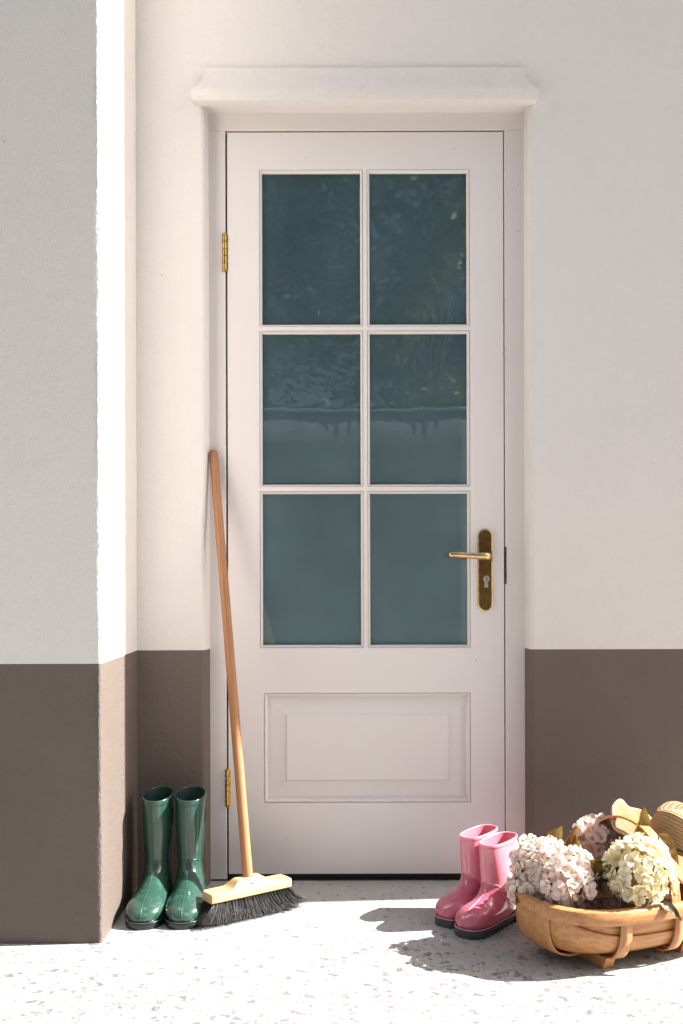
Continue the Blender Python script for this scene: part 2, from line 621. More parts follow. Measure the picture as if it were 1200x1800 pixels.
sm(mesh_obj('dado', *pier_mesh(0, DADO, .004), 'dado', pier, fix=False), 75)
sm(mesh_obj('rendered_wall', *pier_mesh(DADO, 2.62, .004), 'wall', pier, fix=False), 75)
sm(mesh_obj('rendered_wall', *pier_mesh(2.62, TOP, .3), 'wall', pier, fix=False), 75)
mesh_obj('cap', *boxv(-4.02, PX + .02, PY - .02, -.001, TOP + .002, TOP + .1), 'wall', pier)

# ------------------------------------------------------------------ door
door = empty('door', 'blush painted half glazed door with six panes and brass lever', 'door', (0, 0, 0))
YD = .063
FL, FR, FT = -.3135, .4495, 2.0590
YF = .0605
box('frame_jamb', OPL - .004, FL, YF, .2, .004, FT, 'frame', door, bevel=.002)
box('frame_jamb', FR, OPR + .004, YF, .2, .004, FT, 'frame', door, bevel=.002)
box('frame_head', OPL - .004, OPR + .004, YF, .2, FT, OPT + .004, 'frame', door, bevel=.002)
# door stop behind the leaf, coloured black for the shade in the gap
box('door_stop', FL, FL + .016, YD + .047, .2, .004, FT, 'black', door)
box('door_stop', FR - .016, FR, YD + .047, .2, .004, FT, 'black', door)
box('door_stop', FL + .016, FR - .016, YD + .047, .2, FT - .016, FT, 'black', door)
DL, DR, DT, DB = -.3085, .4465, 2.0545, .0185
cols = [(-.2135, .0535), (.0795, .3465)]
rws = [(1.529, 1.9446), (1.0884, 1.5024), (.6463, 1.0619)]
BEAD = .0075
gx0, gx1 = cols[0][0] - BEAD, cols[1][1] + BEAD
gz0, gz1 = rws[2][0] - BEAD, rws[0][1] + BEAD
px0, px1, pz0, pz1 = -.2109, .3593, .2135, .515
YB = YD + .044
stl = gx0
str_ = gx1
bv = .0008
box('stile', DL, stl, YD, YB, DB, DT, 'door', door)
box('stile', str_, DR, YD, YB, DB, DT, 'door', door)
box('rail', stl, str_, YD, YB, gz1, DT, 'door', door)
# the middle and lower part has a wider panel opening than the glazing
box('rail', stl, str_, YD, YB, pz1, gz0, 'door', door)
box('rail', stl, str_, YD, YB, DB, pz0, 'door', door)
if px0 > stl:
    box('panel_stile', stl, px0, YD, YB, pz0, pz1, 'door', door)
    xs1 = str_
px1 = min(px1, str_)
# muntin bars
mx0, mx1 = cols[0][1] + BEAD, cols[1][0] - BEAD
box('muntin', mx0, mx1, YD, YD + .021, gz0, gz1, 'door', door)
for a, b in ((0, 1), (1, 2)):
    z1_, z0_ = rws[a][0] - BEAD, rws[b][1] + BEAD
    box('muntin', gx0, mx0, YD, YD + .021, z0_, z1_, 'door', door)
    box('muntin', mx1, gx1, YD, YD + .021, z0_, z1_, 'door', door)
bead_prof = [(0, YD + .0002), (.0006, YD + .0028), (.0012, YD + .0032), (.0017, YD - .0006), (.0028, YD - .0012), (.0036, YD + .0008), (.0062, YD + .0062), (.0075, YD + .0125)]
for ri, (z0, z1) in enumerate(rws):
    for ci, (x0, x1) in enumerate(cols):
        p = box('glass_pane', x0 - .004, x1 + .004, YD + .0125, YD + .0165, z0 - .004, z1 + .004, 'glass', door)
        v, f = rect_ring(x0 - BEAD, x1 + BEAD, z0 - BEAD, z1 + BEAD, bead_prof)
        mesh_obj('glazing_bead', v, f, 'door', door)
# blind on the inside of the glass, its lower left corner turned away
bl = [(gx0, gz1), (gx1, gz1), (gx1, gz0), (-.1785, gz0), (gx0, .800)]
bvv = [(x, YD + .0225, z) for x, z in bl] + [(x, YD + .0245, z) for x, z in bl]
n = len(bl)
mesh_obj('blind', bvv, [tuple(range(n)), tuple(range(2 * n - 1, n - 1, -1))] + [(i, (i + 1) % n, (i + 1) % n + n, i + n) for i in range(n)], 'blind', door)
box('added_pale_sheet', gx0 + .0005, gx0 + .12, YD + .026, YD + .030, gz0 + .0005, gz0 + .2, 'board', door)  # added sheet, coloured pale so the blind's open corner stays light
# raised and fielded panel
pp = [(0, YD + .0002), (.0008, YD + .003), (.0018, YD + .0034), (.0024, YD - .0004), (.0040, YD - .0010), (.0052, YD + .001), (.0105, YD + .0105), (.0115, YD + .0145)]
mesh_obj('panel_moulding', *rect_ring(px0, px1, pz0, pz1, pp), 'door', door)
ip = .0115
pf = [(ip - .002, YD + .0140), (ip, YD + .0140), (.0585, YD + .0062), (.0592, YD + .0055), (.0622, YD + .0012), (.0632, YD + .0006), (.066, YD + .0006)]
mesh_obj('raised_panel', *rect_ring(px0, px1, pz0, pz1, pf, True), 'door', door)
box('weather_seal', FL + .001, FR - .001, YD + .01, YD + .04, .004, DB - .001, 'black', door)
box('threshold', OPL + .007, OPR - .007, YF + .001, .24, .0, .0038, 'black', door)
# hinges
for z0, z1, x in ((1.6712, 1.7774, -.3160), (.2041, .3072, -.3115)):
    hg = mesh_obj('hinge', *boxv(x - .009, x + .009, YD - .0005, YD + .03, z0 + .004, z1 - .004), 'hinge', door)
    k = 5
    hh = (z1 - z0 - .008) / k
    for i in range(k):
        v, f = tube([(x, YD - .003, z0 + .004 + hh * i + .0006), (x, YD - .003, z0 + .004 + hh * (i + 1) - .0006)], .0064, 14)
        sm(mesh_obj('knuckle', v, f, 'hinge', hg), 40)
    for zz, s in ((z0 + .004, -1), (z1 - .004, 1)):
        v, f = tube([(x, YD - .003, zz), (x, YD - .003, zz + s * .003), (x, YD - .003, zz + s * .005)], [.0066, .006, .002], 14)
        sm(mesh_obj('finial', v, f, 'hinge', hg), 40)
    box('washer', x - .0069, x + .0069, YD - .0099, YD, z0 + .004 + hh - .0008, z0 + .004 + hh + .0008, 'steel', hg)
    box('washer', x - .0069, x + .0069, YD - .0099, YD, z1 - .004 - hh - .0008, z1 - .004 - hh + .0008, 'steel', hg)
# handle plate, lever and cylinder


def stadium(cx, hw, z0, z1, ins, y, n=14):
    r = hw - ins
    p = []
    for i in range(n + 1):
        a = PI * i / n
        p.append((cx + r * math.cos(a), y, z1 - hw + r * math.sin(a)))
    for i in range(n + 1):
        a = PI + PI * i / n
        p.append((cx + r * math.cos(a), y, z0 + hw + r * math.sin(a)))
    return p


cx, hw = .3945, .0211
pz_0, pz_1 = .7384, .965
pl = mesh_obj('handle_plate', *loft([stadium(cx, hw, pz_0, pz_1, i, y) for i, y in ((0, YD), (0, YD - .003), (.0012, YD - .006), (.0028, YD - .0068), (.0036, YD - .0062))], True, False, False), 'brass', door)
sm(pl, 30)
mesh_obj('plate_face', *loft([stadium(cx, hw, pz_0, pz_1, i, y) for i, y in ((.0035, YD - .0061), (.0036, YD - .0063))], True, False, True), 'plate', pl)
zl = .8885
sm(mesh_obj('spindle_rose', *tube([(cx + .003, YD - .006, zl), (cx + .003, YD - .016, zl), (cx + .003, YD - .022, zl)], [.0125, .0115, .009], 20), 'brass', pl), 40)
lev = [(cx + .003, YD - .018, zl), (cx + .003, YD - .034, zl), (cx + .000, YD - .045, zl), (cx - .010, YD - .050, zl + .0005), (cx - .03, YD - .051, zl + .001), (cx - .055, YD - .051, zl + .0025), (cx - .08, YD - .051, zl + .004), (cx - .098, YD - .051, zl + .0045), (cx - .104, YD - .051, zl + .0045), (cx - .1065, YD - .051, zl + .0045)]
lr = [.010, .010, .0108, .0108, .009, .0082, .0090, .0082, .006, .001]
Q = [(*p, r) for p, r in zip(lev, lr)]
QQ = [cr(Q, i * .2) for i in range((len(Q) - 1) * 5 + 1)]
sm(mesh_obj('lever', *tube([q[:3] for q in QQ], [max(q[3], .0008) for q in QQ], 18), 'brass', pl), 60)
zk = .8275
kc = mesh_obj('lock_cylinder', *join(tube([(cx + .0022, YD - .006, zk), (cx + .0022, YD - .0095, zk)], .0088, 20), boxv(cx - .003, cx + .0074, YD - .0092, YD - .006, zk - .024, zk - .006)), 'steel', pl, bevel=.0006)
box('keyhole', cx + .0014, cx + .003, YD - .0099, YD - .009, zk - .005, zk + .006, 'black', kc)
sp_ = box('strike_plate', FR - .001, FR + .0035, YF - .0012, YF + .02, .8134, .915, 'plate', door, bevel=.0006)

# ------------------------------------------------------------------ broom
broom = empty('broom', 'wooden broom with black bristles leaning in the door reveal', 'broom', (-.231, -.205, 0), 0)
ang = R(36.4)
hd = bpy.data.objects.new
BL, BW = .228, .050
z0b, z1b = .050, .0735
# block: cross sections along its length, a swell in the middle for the handle
rows = []
NB = 44
for i in range(NB + 1):
    u = -BL / 2 + BL * i / NB
    e = min(1, (BL / 2 - abs(u)) / .006 + .35)
    hump = .019 * max(0, min(1, (.062 - abs(u)) / .034))
    hump = hump * hump * (3 - 2 * hump / .019) / .019 if hump > 0 else 0
    hwd = BW / 2 - (1 - e) * .003
    zt = z1b - (1 - e) * .002
    ht = hwd * (1 - .42 * min(1, hump / .019))
    c = .003
    rows.append([(u, -hwd, z0b + c), (u, -hwd + c, z0b), (u, hwd - c, z0b), (u, hwd, z0b + c), (u, hwd, zt - c), (u, hwd - c * .6, zt - c * .2), (u, ht - .002, zt + hump), (u, -ht + .002, zt + hump), (u, -hwd + c * .6, zt - c * .2), (u, -hwd, zt - c)])
head = mesh_obj('broom_head', *loft(rows, True, True, True), 'head_wood', broom, rot=(0, 0, ang))
sm(head, 38)
hs = Vector((.0, .0, .086))
he = Vector((-.3465 + .231, .046 + .205, 1.180))
d = (he - hs).normalized()
hlen = (he - hs).length
prof = [(0, .0130), (.05, .0128), (.4, .0124), (hlen - .03, .0120), (hlen - .008, .0116), (hlen - .002, .009), (hlen, .004)]
rings = [[(r * math.cos(2 * PI * k / 20), r * math.sin(2 * PI * k / 20), t) for k in range(20)] for t, r in [(-.012, .0125)] + prof]
h = mesh_obj('handle', *loft(rings, True, True, True), 'handle_wood', broom, loc=hs, rot=d.to_track_quat('Z', 'Y').to_euler())
sm(h, 50)
sm(mesh_obj('screw', *tube([(0.004, -BW / 2 * .62 - .006, .0835), (.004, -BW / 2 * .62 - .0085, .0838)], [.0030, .0022], 10), 'steel', head), 40)
# bristles in tufts
bv_, bf_ = [], []
br = random.Random(11)
NTU, NRW = 26, 7
for a in range(NTU):
    for b in range(NRW):
        fu = (a + .5) / NTU * 2 - 1
        fv = (b + .5) / NRW * 2 - 1
        tu, tv = fu * (BL / 2 - .007), fv * (BW / 2 - .005)
        for k in range(46):
            r0 = .0022 * math.sqrt(br.random())
            a0 = br.uniform(0, 2 * PI)
            p0 = Vector((tu + r0 * math.cos(a0), tv + r0 * math.sin(a0), z0b + .002))
            spread = .0068
            ln = br.gauss(1, .07)
            endf = fu * abs(fu) ** .6
            p2 = Vector((tu * 1.12 + endf * .034 + br.gauss(0, spread), tv * 1.3 + fv * .028 + br.gauss(0, spread), .004 + max(0, br.gauss(0, .004)) + abs(fu) ** 6 * .012 + abs(fv) ** 4 * .006))
            p2 = p0 + (p2 - p0) * min(1.04, ln)
            p2.z = max(.0015, p2.z)
            pm = p0 * .55 + p2 * .45 + Vector((fu * -.004, fv * -.003, -.003)) + Vector((br.gauss(0, .0012), br.gauss(0, .0012), 0))
            th = br.uniform(.00045, .0008)
            kk = len(bv_)
            for q, tt in ((p0, th), (pm, th), (p2, th * .45)):
                for j in range(3):
                    bv_.append((q.x + tt * math.cos(2.094 * j), q.y + tt * math.sin(2.094 * j), q.z))
            for s_ in (0, 3):
                for j in range(3):
                    bf_.append((kk + s_ + j, kk + s_ + (j + 1) % 3, kk + s_ + 3 + (j + 1) % 3, kk + s_ + 3 + j))
bo = mesh_obj('bristles', bv_, bf_, 'bristle', broom, rot=(0, 0, ang), smooth=True, fix=False)
bo['kind'] = 'stuff'


# ------------------------------------------------------------------ rubber boots
def boot_pt(prof, t, phi, off=0.0):
    fy, fz, by, bz, w_, e = cr(prof, t)
    c, s = math.cos(phi), math.sin(phi)
    if t < 3.0 and e < .9:
        c, s = math.copysign(abs(c) ** e, c), math.copysign(abs(s) ** e, s)
        ly, lz = (fy - by) / 2, (fz - bz) / 2
        k = (math.hypot(ly, lz) + off) / math.hypot(ly, lz)
        return Vector(((w_ + off) * s, (fy + by) / 2 + ly * c * k, (fz + bz) / 2 + lz * c * k))
    ex = e if c < 0 else max(e, .85)
    cc = math.copysign(abs(c) ** ex, c)
    ss = math.copysign(abs(s) ** (ex if c < 0 else .92), s)
    ly, lz = (fy - by) / 2, (fz - bz) / 2
    L = math.hypot(ly, lz)
    k = (L + off) / L
    return Vector(((w_ + off) * ss, (fy + by) / 2 + ly * cc * k, (fz + bz) / 2 + lz * cc * k))


def outline(pts, n=110):
    P = [cr(pts, i * (len(pts) - 1) / n) for i in range(n + 1)]
    right = [(max(0, hw_), y) for y, hw_ in P]
    left = [(-max(0, hw_), y) for y, hw_ in P[1:-1]][::-1]
    return right + left


def line_on(prof, pts, r, off=.0004, n=6):
    return tube([boot_pt(prof, t, p, off) for t, p in pts], r, n)


def make_boot(name, label, group, prof, sole, loc, rz, mats, lug, lining_depth, extra=None):
    body_m, in_m, line_m, sole_m = mats
    b = empty(name, label, 'boot', loc, rz, group)
    NP = 48
    nt_ = len(prof) - 1
    SUB = 7
    rings = [[boot_pt(prof, i / SUB, 2 * PI * k / NP) for k in range(NP)] for i in range(nt_ * SUB + 1)]
    v, f = loft(rings)
    # close the toe
    k0 = len(v)
    tip = sum(rings[-1], Vector()) / NP
    v.append(tip)
    f += [((nt_ * SUB) * NP + j, (nt_ * SUB) * NP + (j + 1) % NP, k0) for j in range(NP)]
    body = mesh_obj('boot_upper', v, f, body_m, b, smooth=True)
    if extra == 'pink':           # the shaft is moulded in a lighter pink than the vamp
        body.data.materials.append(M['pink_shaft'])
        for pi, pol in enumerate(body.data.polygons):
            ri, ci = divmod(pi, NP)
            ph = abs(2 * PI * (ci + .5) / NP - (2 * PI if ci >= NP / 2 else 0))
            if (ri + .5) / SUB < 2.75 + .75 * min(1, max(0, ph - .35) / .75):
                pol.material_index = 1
    # inner lining with shallow ribs
    rings = []
    for i in range(13):
        t = lining_depth * i / 12
        rings.append([boot_pt(prof, t, 2 * PI * k / 96, -.0035 - (.0008 if k % 2 else 0)) for k in range(96)])
    lv, lf = loft(rings)
    kk = len(lv)
    lv.append(sum(rings[-1], Vector()) / 96)
    lf += [(12 * 96 + j, 12 * 96 + (j + 1) % 96, kk) for j in range(96)]
    mesh_obj('lining', lv, lf, in_m, b, smooth=True)
    # collar band
    rings = []
    for off, t in ((.0001, .30), (.0010, .295), (.0013, .27), (.0013, .05), (.0009, .012), (.0, -.004), (-.0020, -.002), (-.0034, .03), (-.0036, .2)):
        ring = []
        for k in range(72):
            p = boot_pt(prof, max(t, 0), 2 * PI * k / 72, off)
            if t < 0.05:
                p.z += (.05 - t) * .02
            ring.append(p)
        rings.append(ring)
    mesh_obj('collar', *loft(rings), 'pink_shaft' if extra == 'pink' else body_m, b, smooth=True)
    # sole
    ol = outline(sole['pts'])
    N = len(ol)
    top, th = sole['top'], 0.0
    rows = []
    rows.append([(x * .90, y * .985, top + .003) for x, y in ol])
    rows.append([(x * 1.0, y, top + .0015) for x, y in ol])
    rows.append([(x * 1.02, y * 1.004, top - .002) for x, y in ol])
    lowr, low2 = [], []
    arc_ = 0
    for i, (x, y) in enumerate(ol):
        q = ol[i - 1]
        arc_ += math.hypot(x - q[0], y - q[1]) if i else 0
        if lug:
            ph = (arc_ / .0165) % 1
            tooth = 0 if ph < .5 else (1 if .62 < ph < .88 else .5)
            waist = .012 if .012 < y < .026 else 0
            if y < -.105:
                tooth *= .15
            zb = tooth * .0105 + waist
            zb = min(zb, .014)
        else:
            zb = .0005
        lowr.append((x * 1.0, y, zb))
        low2.append((x * .86, y * .94, zb))
    rows.append([(x * 1.015, y * 1.002, (top + z) * .5) for (x, y, z) in lowr])
    rows.append(lowr)
    rows.append(low2)
    v, f = loft(rows, True, True, True)
    so = mesh_obj('sole', v, f, sole_m, b)
    sm(so, 35)
    # foxing strip where upper meets sole
    st = tube([(x * 1.0, y, top + .0036) for x, y in ol] + [(ol[0][0], ol[0][1], top + .0036)], .0013, 6, False)
    mesh_obj('foxing', *st, body_m if extra != 'pink' else line_m, b, smooth=True)
    # centre seam over shaft and toe
    mesh_obj('seam', *line_on(prof, [(.36 + (nt_ - .5 - .36) * i / 60, 0) for i in range(61)], .0008, .0001), line_m if extra == 'pink' else 'green_line', b, smooth=True)
    return b


gprof = [(-.056, .272, .058, .287, .0385, 1), (-.054, .222, .056, .230, .0375, 1), (-.051, .165, .052, .165, .0350, 1), (-.049, .125, .047, .115, .0320, 1),
         (-.056, .103, .050, .080, .0325, .95), (-.074, .088, .062, .042, .0365, .88), (-.095, .077, .066, .017, .0395, .75), (-.118, .068, .030, .008, .0430, .6),
         (-.142, .061, -.06, .008, .0465, .5), (-.163, .054, -.12, .008, .0460, .5), (-.181, .045, -.158, .008, .0385, .55), (-.1925, .034, -.182, .009, .0240, .7), (-.197, .024, -.192, .012, .010, 1)]
gsole = {'pts': [(-.1995, 0), (-.197, .014), (-.187, .031), (-.165, .0430), (-.13, .0465), (-.08, .0430), (-.02, .036), (.03, .0345), (.055, .031), (.068, .018), (.071, 0)], 'top': .0125}
GM = ('green', 'green_in', 'green_line', 'sole_black')
gb1 = make_boot('rubber_boot', 'tall green rubber boot nearest the wall pier', 'pair of green rubber boots', gprof, gsole, (-.4690, -.124, 0), R(-2), GM, False, 2.6)
gb2 = make_boot('rubber_boot', 'tall green rubber boot beside the broom bristles', 'pair of green rubber boots', gprof, gsole, (-.3855, -.122, 0), R(2), GM, False, 2.6)
for b in (gb1, gb2):
    # toe cap edge, ankle ridge and an embossed oval badge on the shaft
    mesh_obj('ankle_ridge', *line_on(gprof, [(3.05 + .3 * (abs(a) / 12) ** 2, a * PI / 2 / 12) for a in range(-12, 13)], .0012, .0001), 'green', b, smooth=True)
    for rr_ in (1.0, .72):
        mesh_obj('badge', *line_on(gprof, [(1.05 + .36 * rr_ * math.cos(k * PI / 16), 1.75 + .30 * rr_ * math.sin(k * PI / 16)) for k in range(33)], .0009, .0003), 'green_in', b, smooth=True)

pprof = [(-.057, .1965, .063, .2040, .0300, .72), (-.054, .165, .057, .170, .0325, .74), (-.049, .125, .048, .120, .0345, .82), (-.049, .099, .0440, .088, .0335, .92),
         (-.059, .084, .047, .056, .0345, .92), (-.075, .075, .051, .032, .0360, .85), (-.089, .070, .030, .018, .0385, .72), (-.103, .066, -.03, .015, .0412, .58),
         (-.118, .061, -.07, .015, .0420, .52), (-.132, .053, -.103, .015, .0385, .52), (-.1425, .042, -.128, .0155, .0285, .62), (-.147, .029, -.1415, .0175, .013, .9)]
psole = {'pts': [(-.1470, 0), (-.1455, .014), (-.1375, .0285), (-.116, .0385), (-.085, .0408), (-.045, .0380), (0, .0345), (.027, .0340), (.043, .0295), (.0525, .017), (.055, 0)], 'top': .0172}
PM = ('pink', 'pink_in', 'pink_line', 'sole_grey')
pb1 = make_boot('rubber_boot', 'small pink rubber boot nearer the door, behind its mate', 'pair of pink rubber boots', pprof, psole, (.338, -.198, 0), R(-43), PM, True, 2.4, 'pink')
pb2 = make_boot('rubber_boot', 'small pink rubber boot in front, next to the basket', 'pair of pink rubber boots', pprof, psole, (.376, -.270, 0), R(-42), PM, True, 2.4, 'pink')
for b in (pb1, pb2):
    for s in (1, -1):
        # vamp stitching: over the instep, down the side to the sole
        pts = [(2.75, 0), (2.72, s * .3), (2.75, s * .6), (2.95, s * .85), (3.4, s * 1.05), (3.9, s * 1.18), (4.35, s * 1.4), (4.8, s * 1.7), (5.3, s * 2.0)]
        PP = [cr(pts, i * .125) for i in range((len(pts) - 1) * 8 + 1)]
        mesh_obj('stitching', *line_on(pprof, PP, .00075, .0002), 'pink_line', b, smooth=True)
        pts = [(3.35, s * 1.02), (3.5, s * 1.5), (3.55, s * 2.0), (3.45, s * 2.6), (3.4, s * PI)]
        PP = [cr(pts, i * .125) for i in range((len(pts) - 1) * 8 + 1)]
        mesh_obj('stitching', *line_on(pprof, PP, .00075, .0002), 'pink_line', b, smooth=True)

# ------------------------------------------------------------------ trug basket
TC = Vector((.652, -.405, 0))
TA, TBW, TZ0, TZ1 = .262, .146, .034, .121
trug = empty('trug_basket', 'oval wooden trug basket with bent handle, full of hydrangeas', 'basket', TC, R(25))
NEXP = 2.75


def k_of(s):           # how far the hull spreads at height fraction s
    return .70 + .30 * (1 - (1 - s) ** 3.2) ** .58


def kx_of(s):          # the ends stand steeper than the sides
    return .80 + .20 * (1 - (1 - s) ** 4) ** .5


def hull(th, s, off=0.0):
    c, sn = math.cos(th), math.sin(th)
    x = math.copysign(abs(c) ** (2 / NEXP), c)
    y = math.copysign(abs(sn) ** (2 / NEXP), sn)
    kk = k_of(s)
    sheer = .005 * abs(x) ** 3 * s
    return Vector(((TA * kx_of(s) + off) * x, (TBW * kk + off) * y, TZ0 + (TZ1 - TZ0) * s + sheer - (off if s < .02 else 0)))


NTH = 96


def sb(th):
    return min(.985, .47 + .55 * abs(math.cos(th)) ** 2.6)


def strake(side, s0f, s1f, off, nseg=12, ext=.0):
    rows = []
    for i in range(49):
        th = side * (PI * i / 48)
        s0, s1 = s0f(th), s1f(th)
        rows.append([hull(th, s0 + (s1 - s0) * j / nseg, off) for j in range(nseg + 1)])
    return loft(rows, False)


for side in (1, -1):
    mesh_obj('upper_board', *strake(side, lambda t: max(0, sb(t) - .07), lambda t: 1.0, -.001), 'trug', trug, smooth=True, solid=.004)
    mesh_obj('lower_board', *strake(side, lambda t: .0, lambda t: sb(t), .0045), 'trug', trug, smooth=True, solid=.004)
# bottom
mesh_obj('bottom_board', [hull(2 * PI * i / 48, 0) for i in range(48)], [tuple(range(48))], 'trug', trug, solid=.004)
# keel board running lengthwise under the bottom and up both ends
path = []
for s in [1 - i / 14 for i in range(15)]:
    path.append((TA * kx_of(s) + .0105, TZ0 + (TZ1 - TZ0) * s + .005 * s - .0095 * (1 - s) ** 3))
ku = [(-x, z) for x, z in path] + [(-.08, TZ0 - .0095), (0, TZ0 - .0095), (.08, TZ0 - .0095)] + path[::-1]
rows = []
for x, z in ku:
    row = []
    for j in range(9):
        vv = (j / 8 * 2 - 1) * .060
        rr_ = abs(vv) / TBW
        kx = (1 - rr_ ** NEXP) ** (1 / NEXP) if abs(x) > .1 else 1
        row.append((x * (kx if abs(x) > .12 else 1), vv, z))
    rows.append(row)
mesh_obj('keel_board', *loft(rows, False), 'trug', trug, smooth=True, solid=.0042)
# rim
rr = []
for (o, z) in ((-.002, -.0145), (-.003, .012), (-.001, .0145), (.016, .0145), (.0185, .012), (.020, -.0115), (.018, -.0145), (.0, -.0145)):
    rr.append([hull(2 * PI * i / NTH, 1, o) + Vector((0, 0, z)) for i in range(NTH)])
rr.append(rr[0])
ro = mesh_obj('rim', *loft(rr), 'trug', trug)
sm(ro, 45)
# transverse bands
for u in (-.132, .006, .144):
    rows = []
    for side in (1, -1):
        seq = []
        for i in range(17):
            s = 1 - i / 16
            seq.append(s)
        for s in (seq if side == 1 else seq[::-1]):
            kk = k_of(s)
            half = []
            for du in (-.013, .013):
                uu = u + du
                xx = min(.99, abs(uu) / (TA * kx_of(s)))
                yy = (1 - xx ** NEXP) ** (1 / NEXP)
                half.append(Vector((uu, -side * (TBW * kk + .0125) * yy, TZ0 + (TZ1 - TZ0) * s - .0135 * (1 - s) ** 3)))
            rows.append(half)
    mesh_obj('band', *loft(rows, False), 'trug_cross', trug, smooth=True, solid=.004)
for u in (-.142, .072):
    v, f = boxv(u - .0135, u + .0135, -.112, .112, .0, .0262)
    v = [(x, y * (.90 if z < .001 else 1), z) for x, y, z in v]
    mesh_obj('foot', v, f, 'trug_cross', trug, bevel=.001)
# bent handle over the middle
rows = []
for i in range(49):
    a = PI * i / 48
    y = -(TBW + .006) * math.cos(a) * (1.0 if abs(math.cos(a)) < .99 else 1)
    z = .112 + .172 * math.sin(a) ** .85
    nrm = Vector((0, -math.cos(a) / TBW, math.sin(a) / .18)).normalized() * .0028
    ctr = Vector((.0, y, z))
    rows.append([ctr + Vector((-.012, 0, 0)) - nrm, ctr + Vector((.012, 0, 0)) - nrm, ctr + Vector((.012, 0, 0)) + nrm, ctr + Vector((-.012, 0, 0)) + nrm])
mesh_obj('handle', *loft(rows, True, True, True), 'trug_cross', trug, bevel=.0012)


# ------------------------------------------------------------------ hydrangeas
def floret_mesh(name, mat, size, cup, seed):
    rr = random.Random(seed)
    v, f = [], []
    for k in range(4):
        a = k * PI / 2 + rr.uniform(-.12, .12)
        ca, sa = math.cos(a), math.sin(a)
        L = size * rr.uniform(.9, 1.08)
        W = size * rr.uniform(.48, .58)
        lift = cup * rr.uniform(.6, 1.4)
        tw = rr.uniform(-.25, .25)
        k0 = len(v)
        prof = [(.03, .10), (.3, .66), (.62, 1.0), (.88, .78), (1.0, .30)]
        for t, wd in prof:
            for s in (-1, 0, 1):
                x = L * t * (1 - .04 * abs(s) * (t > .8))
                y = s * wd * W
                z = lift * size * t * t * .9 + .12 * size * (s * s) * wd + tw * y * t - .10 * size * (t > .9) + .002 * (k % 2)
                v.append((x * ca - y * sa, x * sa + y * ca, z))
        for i in range(4):
            for j in range(2):
                q = k0 + i * 3 + j
                f.append((q, q + 1, q + 4, q + 3))
    k0 = len(v)
    r = size * .09
    v += [(r, 0, .001), (0, r, .001), (-r, 0, .001), (0, -r, .001), (0, 0, .003)]
    f += [(k0, k0 + 1, k0 + 4), (k0 + 1, k0 + 2, k0 + 4), (k0 + 2, k0 + 3, k0 + 4), (k0 + 3, k0, k0 + 4)]
    me = bpy.data.meshes.new(name)
    me.from_pydata(v, [], f)
    me.polygons.foreach_set('use_smooth', [True] * len(me.polygons))
    me.materials.append(M[mat])
    return me


def leaf_mesh(mat, L, W, curl, seed):
    rr = random.Random(seed)
    v, f = [], []
    NL = 14
    for i in range(NL + 1):
        t = i / NL
        wd = W * (math.sin(PI * t ** .75) ** .85) * (1 - .25 * t)
        ser = 1 + (.07 if i % 2 else -.05)
        for s in (-1, -.5, 0, .5, 1):
            v.append((s * wd * (ser if abs(s) == 1 else 1), L * t, .22 * W * s * s * 2 + curl * L * t * t + .04 * W * math.sin(i * 1.3 + s * 2 + seed)))
    for i in range(NL):
        for j in range(4):
            q = i * 5 + j
            f.append((q, q + 1, q + 6, q + 5))
    me = bpy.data.meshes.new('leaf')
    me.from_pydata(v, [], f)
    me.polygons.foreach_set('use_smooth', [True] * len(me.polygons))
    me.materials.append(M[mat])
    return me


def link(name, me, parent, mat4):
    o = bpy.data.objects.new(name, me)
    col.objects.link(o)
    o.parent = parent
    o.matrix_local = mat4
    return o


FM = {k: [floret_mesh('floret', k, s, c, 10 + i) for i, (s, c) in enumerate(((.0125, .45), (.0135, .25), (.0115, .7), (.013, .1)))] for k in ('petal_blush', 'petal_rose', 'petal_lime', 'petal_dusk')}
allv = Vector((0, 0, 0))


def hydrangea(label, mat, c, rad, sq, n, seed, hide=None):
    rr = random.Random(seed)
    e = empty('hydrangea', label, 'flower', (c[0], c[1], c[2]), 0, 'hydrangeas in the trug basket')
    # stalks and inner mass
    bm = bmesh.new()
    bmesh.ops.create_icosphere(bm, subdivisions=3, radius=rad * .66)
    for q in bm.verts:
        q.co *= 1 + rr.uniform(-.07, .07)
        q.co.z *= sq
    me = bpy.data.meshes.new('flower_core')
    bm.to_mesh(me)
    bm.free()
    me.materials.append(M['core'])
    link('flower_core', me, e, Matrix())
    st = tube([(0, 0, -rad * .5), (.004, .01, -rad * 1.1), (.01, .04, max(-rad * 1.6, .05 - c[2]))], .003, 8)
    mesh_obj('stem', *st, 'leaf_dark', e, smooth=True)
    for i in range(n):
        z = 1 - 2 * (i + .5) / n
        if z < -.88:
            continue
        a = i * 2.39996 + rr.uniform(-.22, .22)
        r = math.sqrt(1 - z * z)
        d = Vector((r * math.cos(a), r * math.sin(a), z))
        lump = 1 + .07 * math.sin(d.x * 5 + seed) * math.sin(d.y * 6 + seed * 2) + .05 * math.sin(d.z * 8 + seed)
        rr_ = rad * lump * (.80 + .24 * rr.random())
        p = Vector((d.x * rr_, d.y * rr_, d.z * rr_ * sq))
        if p.z + c[2] < .10 and (c[0] + p.x - .62) ** 2 + (c[1] + p.y + .74) ** 2 < .2:
            pass
        dn = (d + Vector((rr.gauss(0, .33), rr.gauss(0, .33), rr.gauss(0, .33) + .12))).normalized()
        m4 = Matrix.Translation(p) @ orient(dn, rr.uniform(0, 6.28)) @ Matrix.Scale(rr.uniform(1.05, 1.5), 4)
        link('floret', rr.choice(FM[mat]), e, m4)
    return e


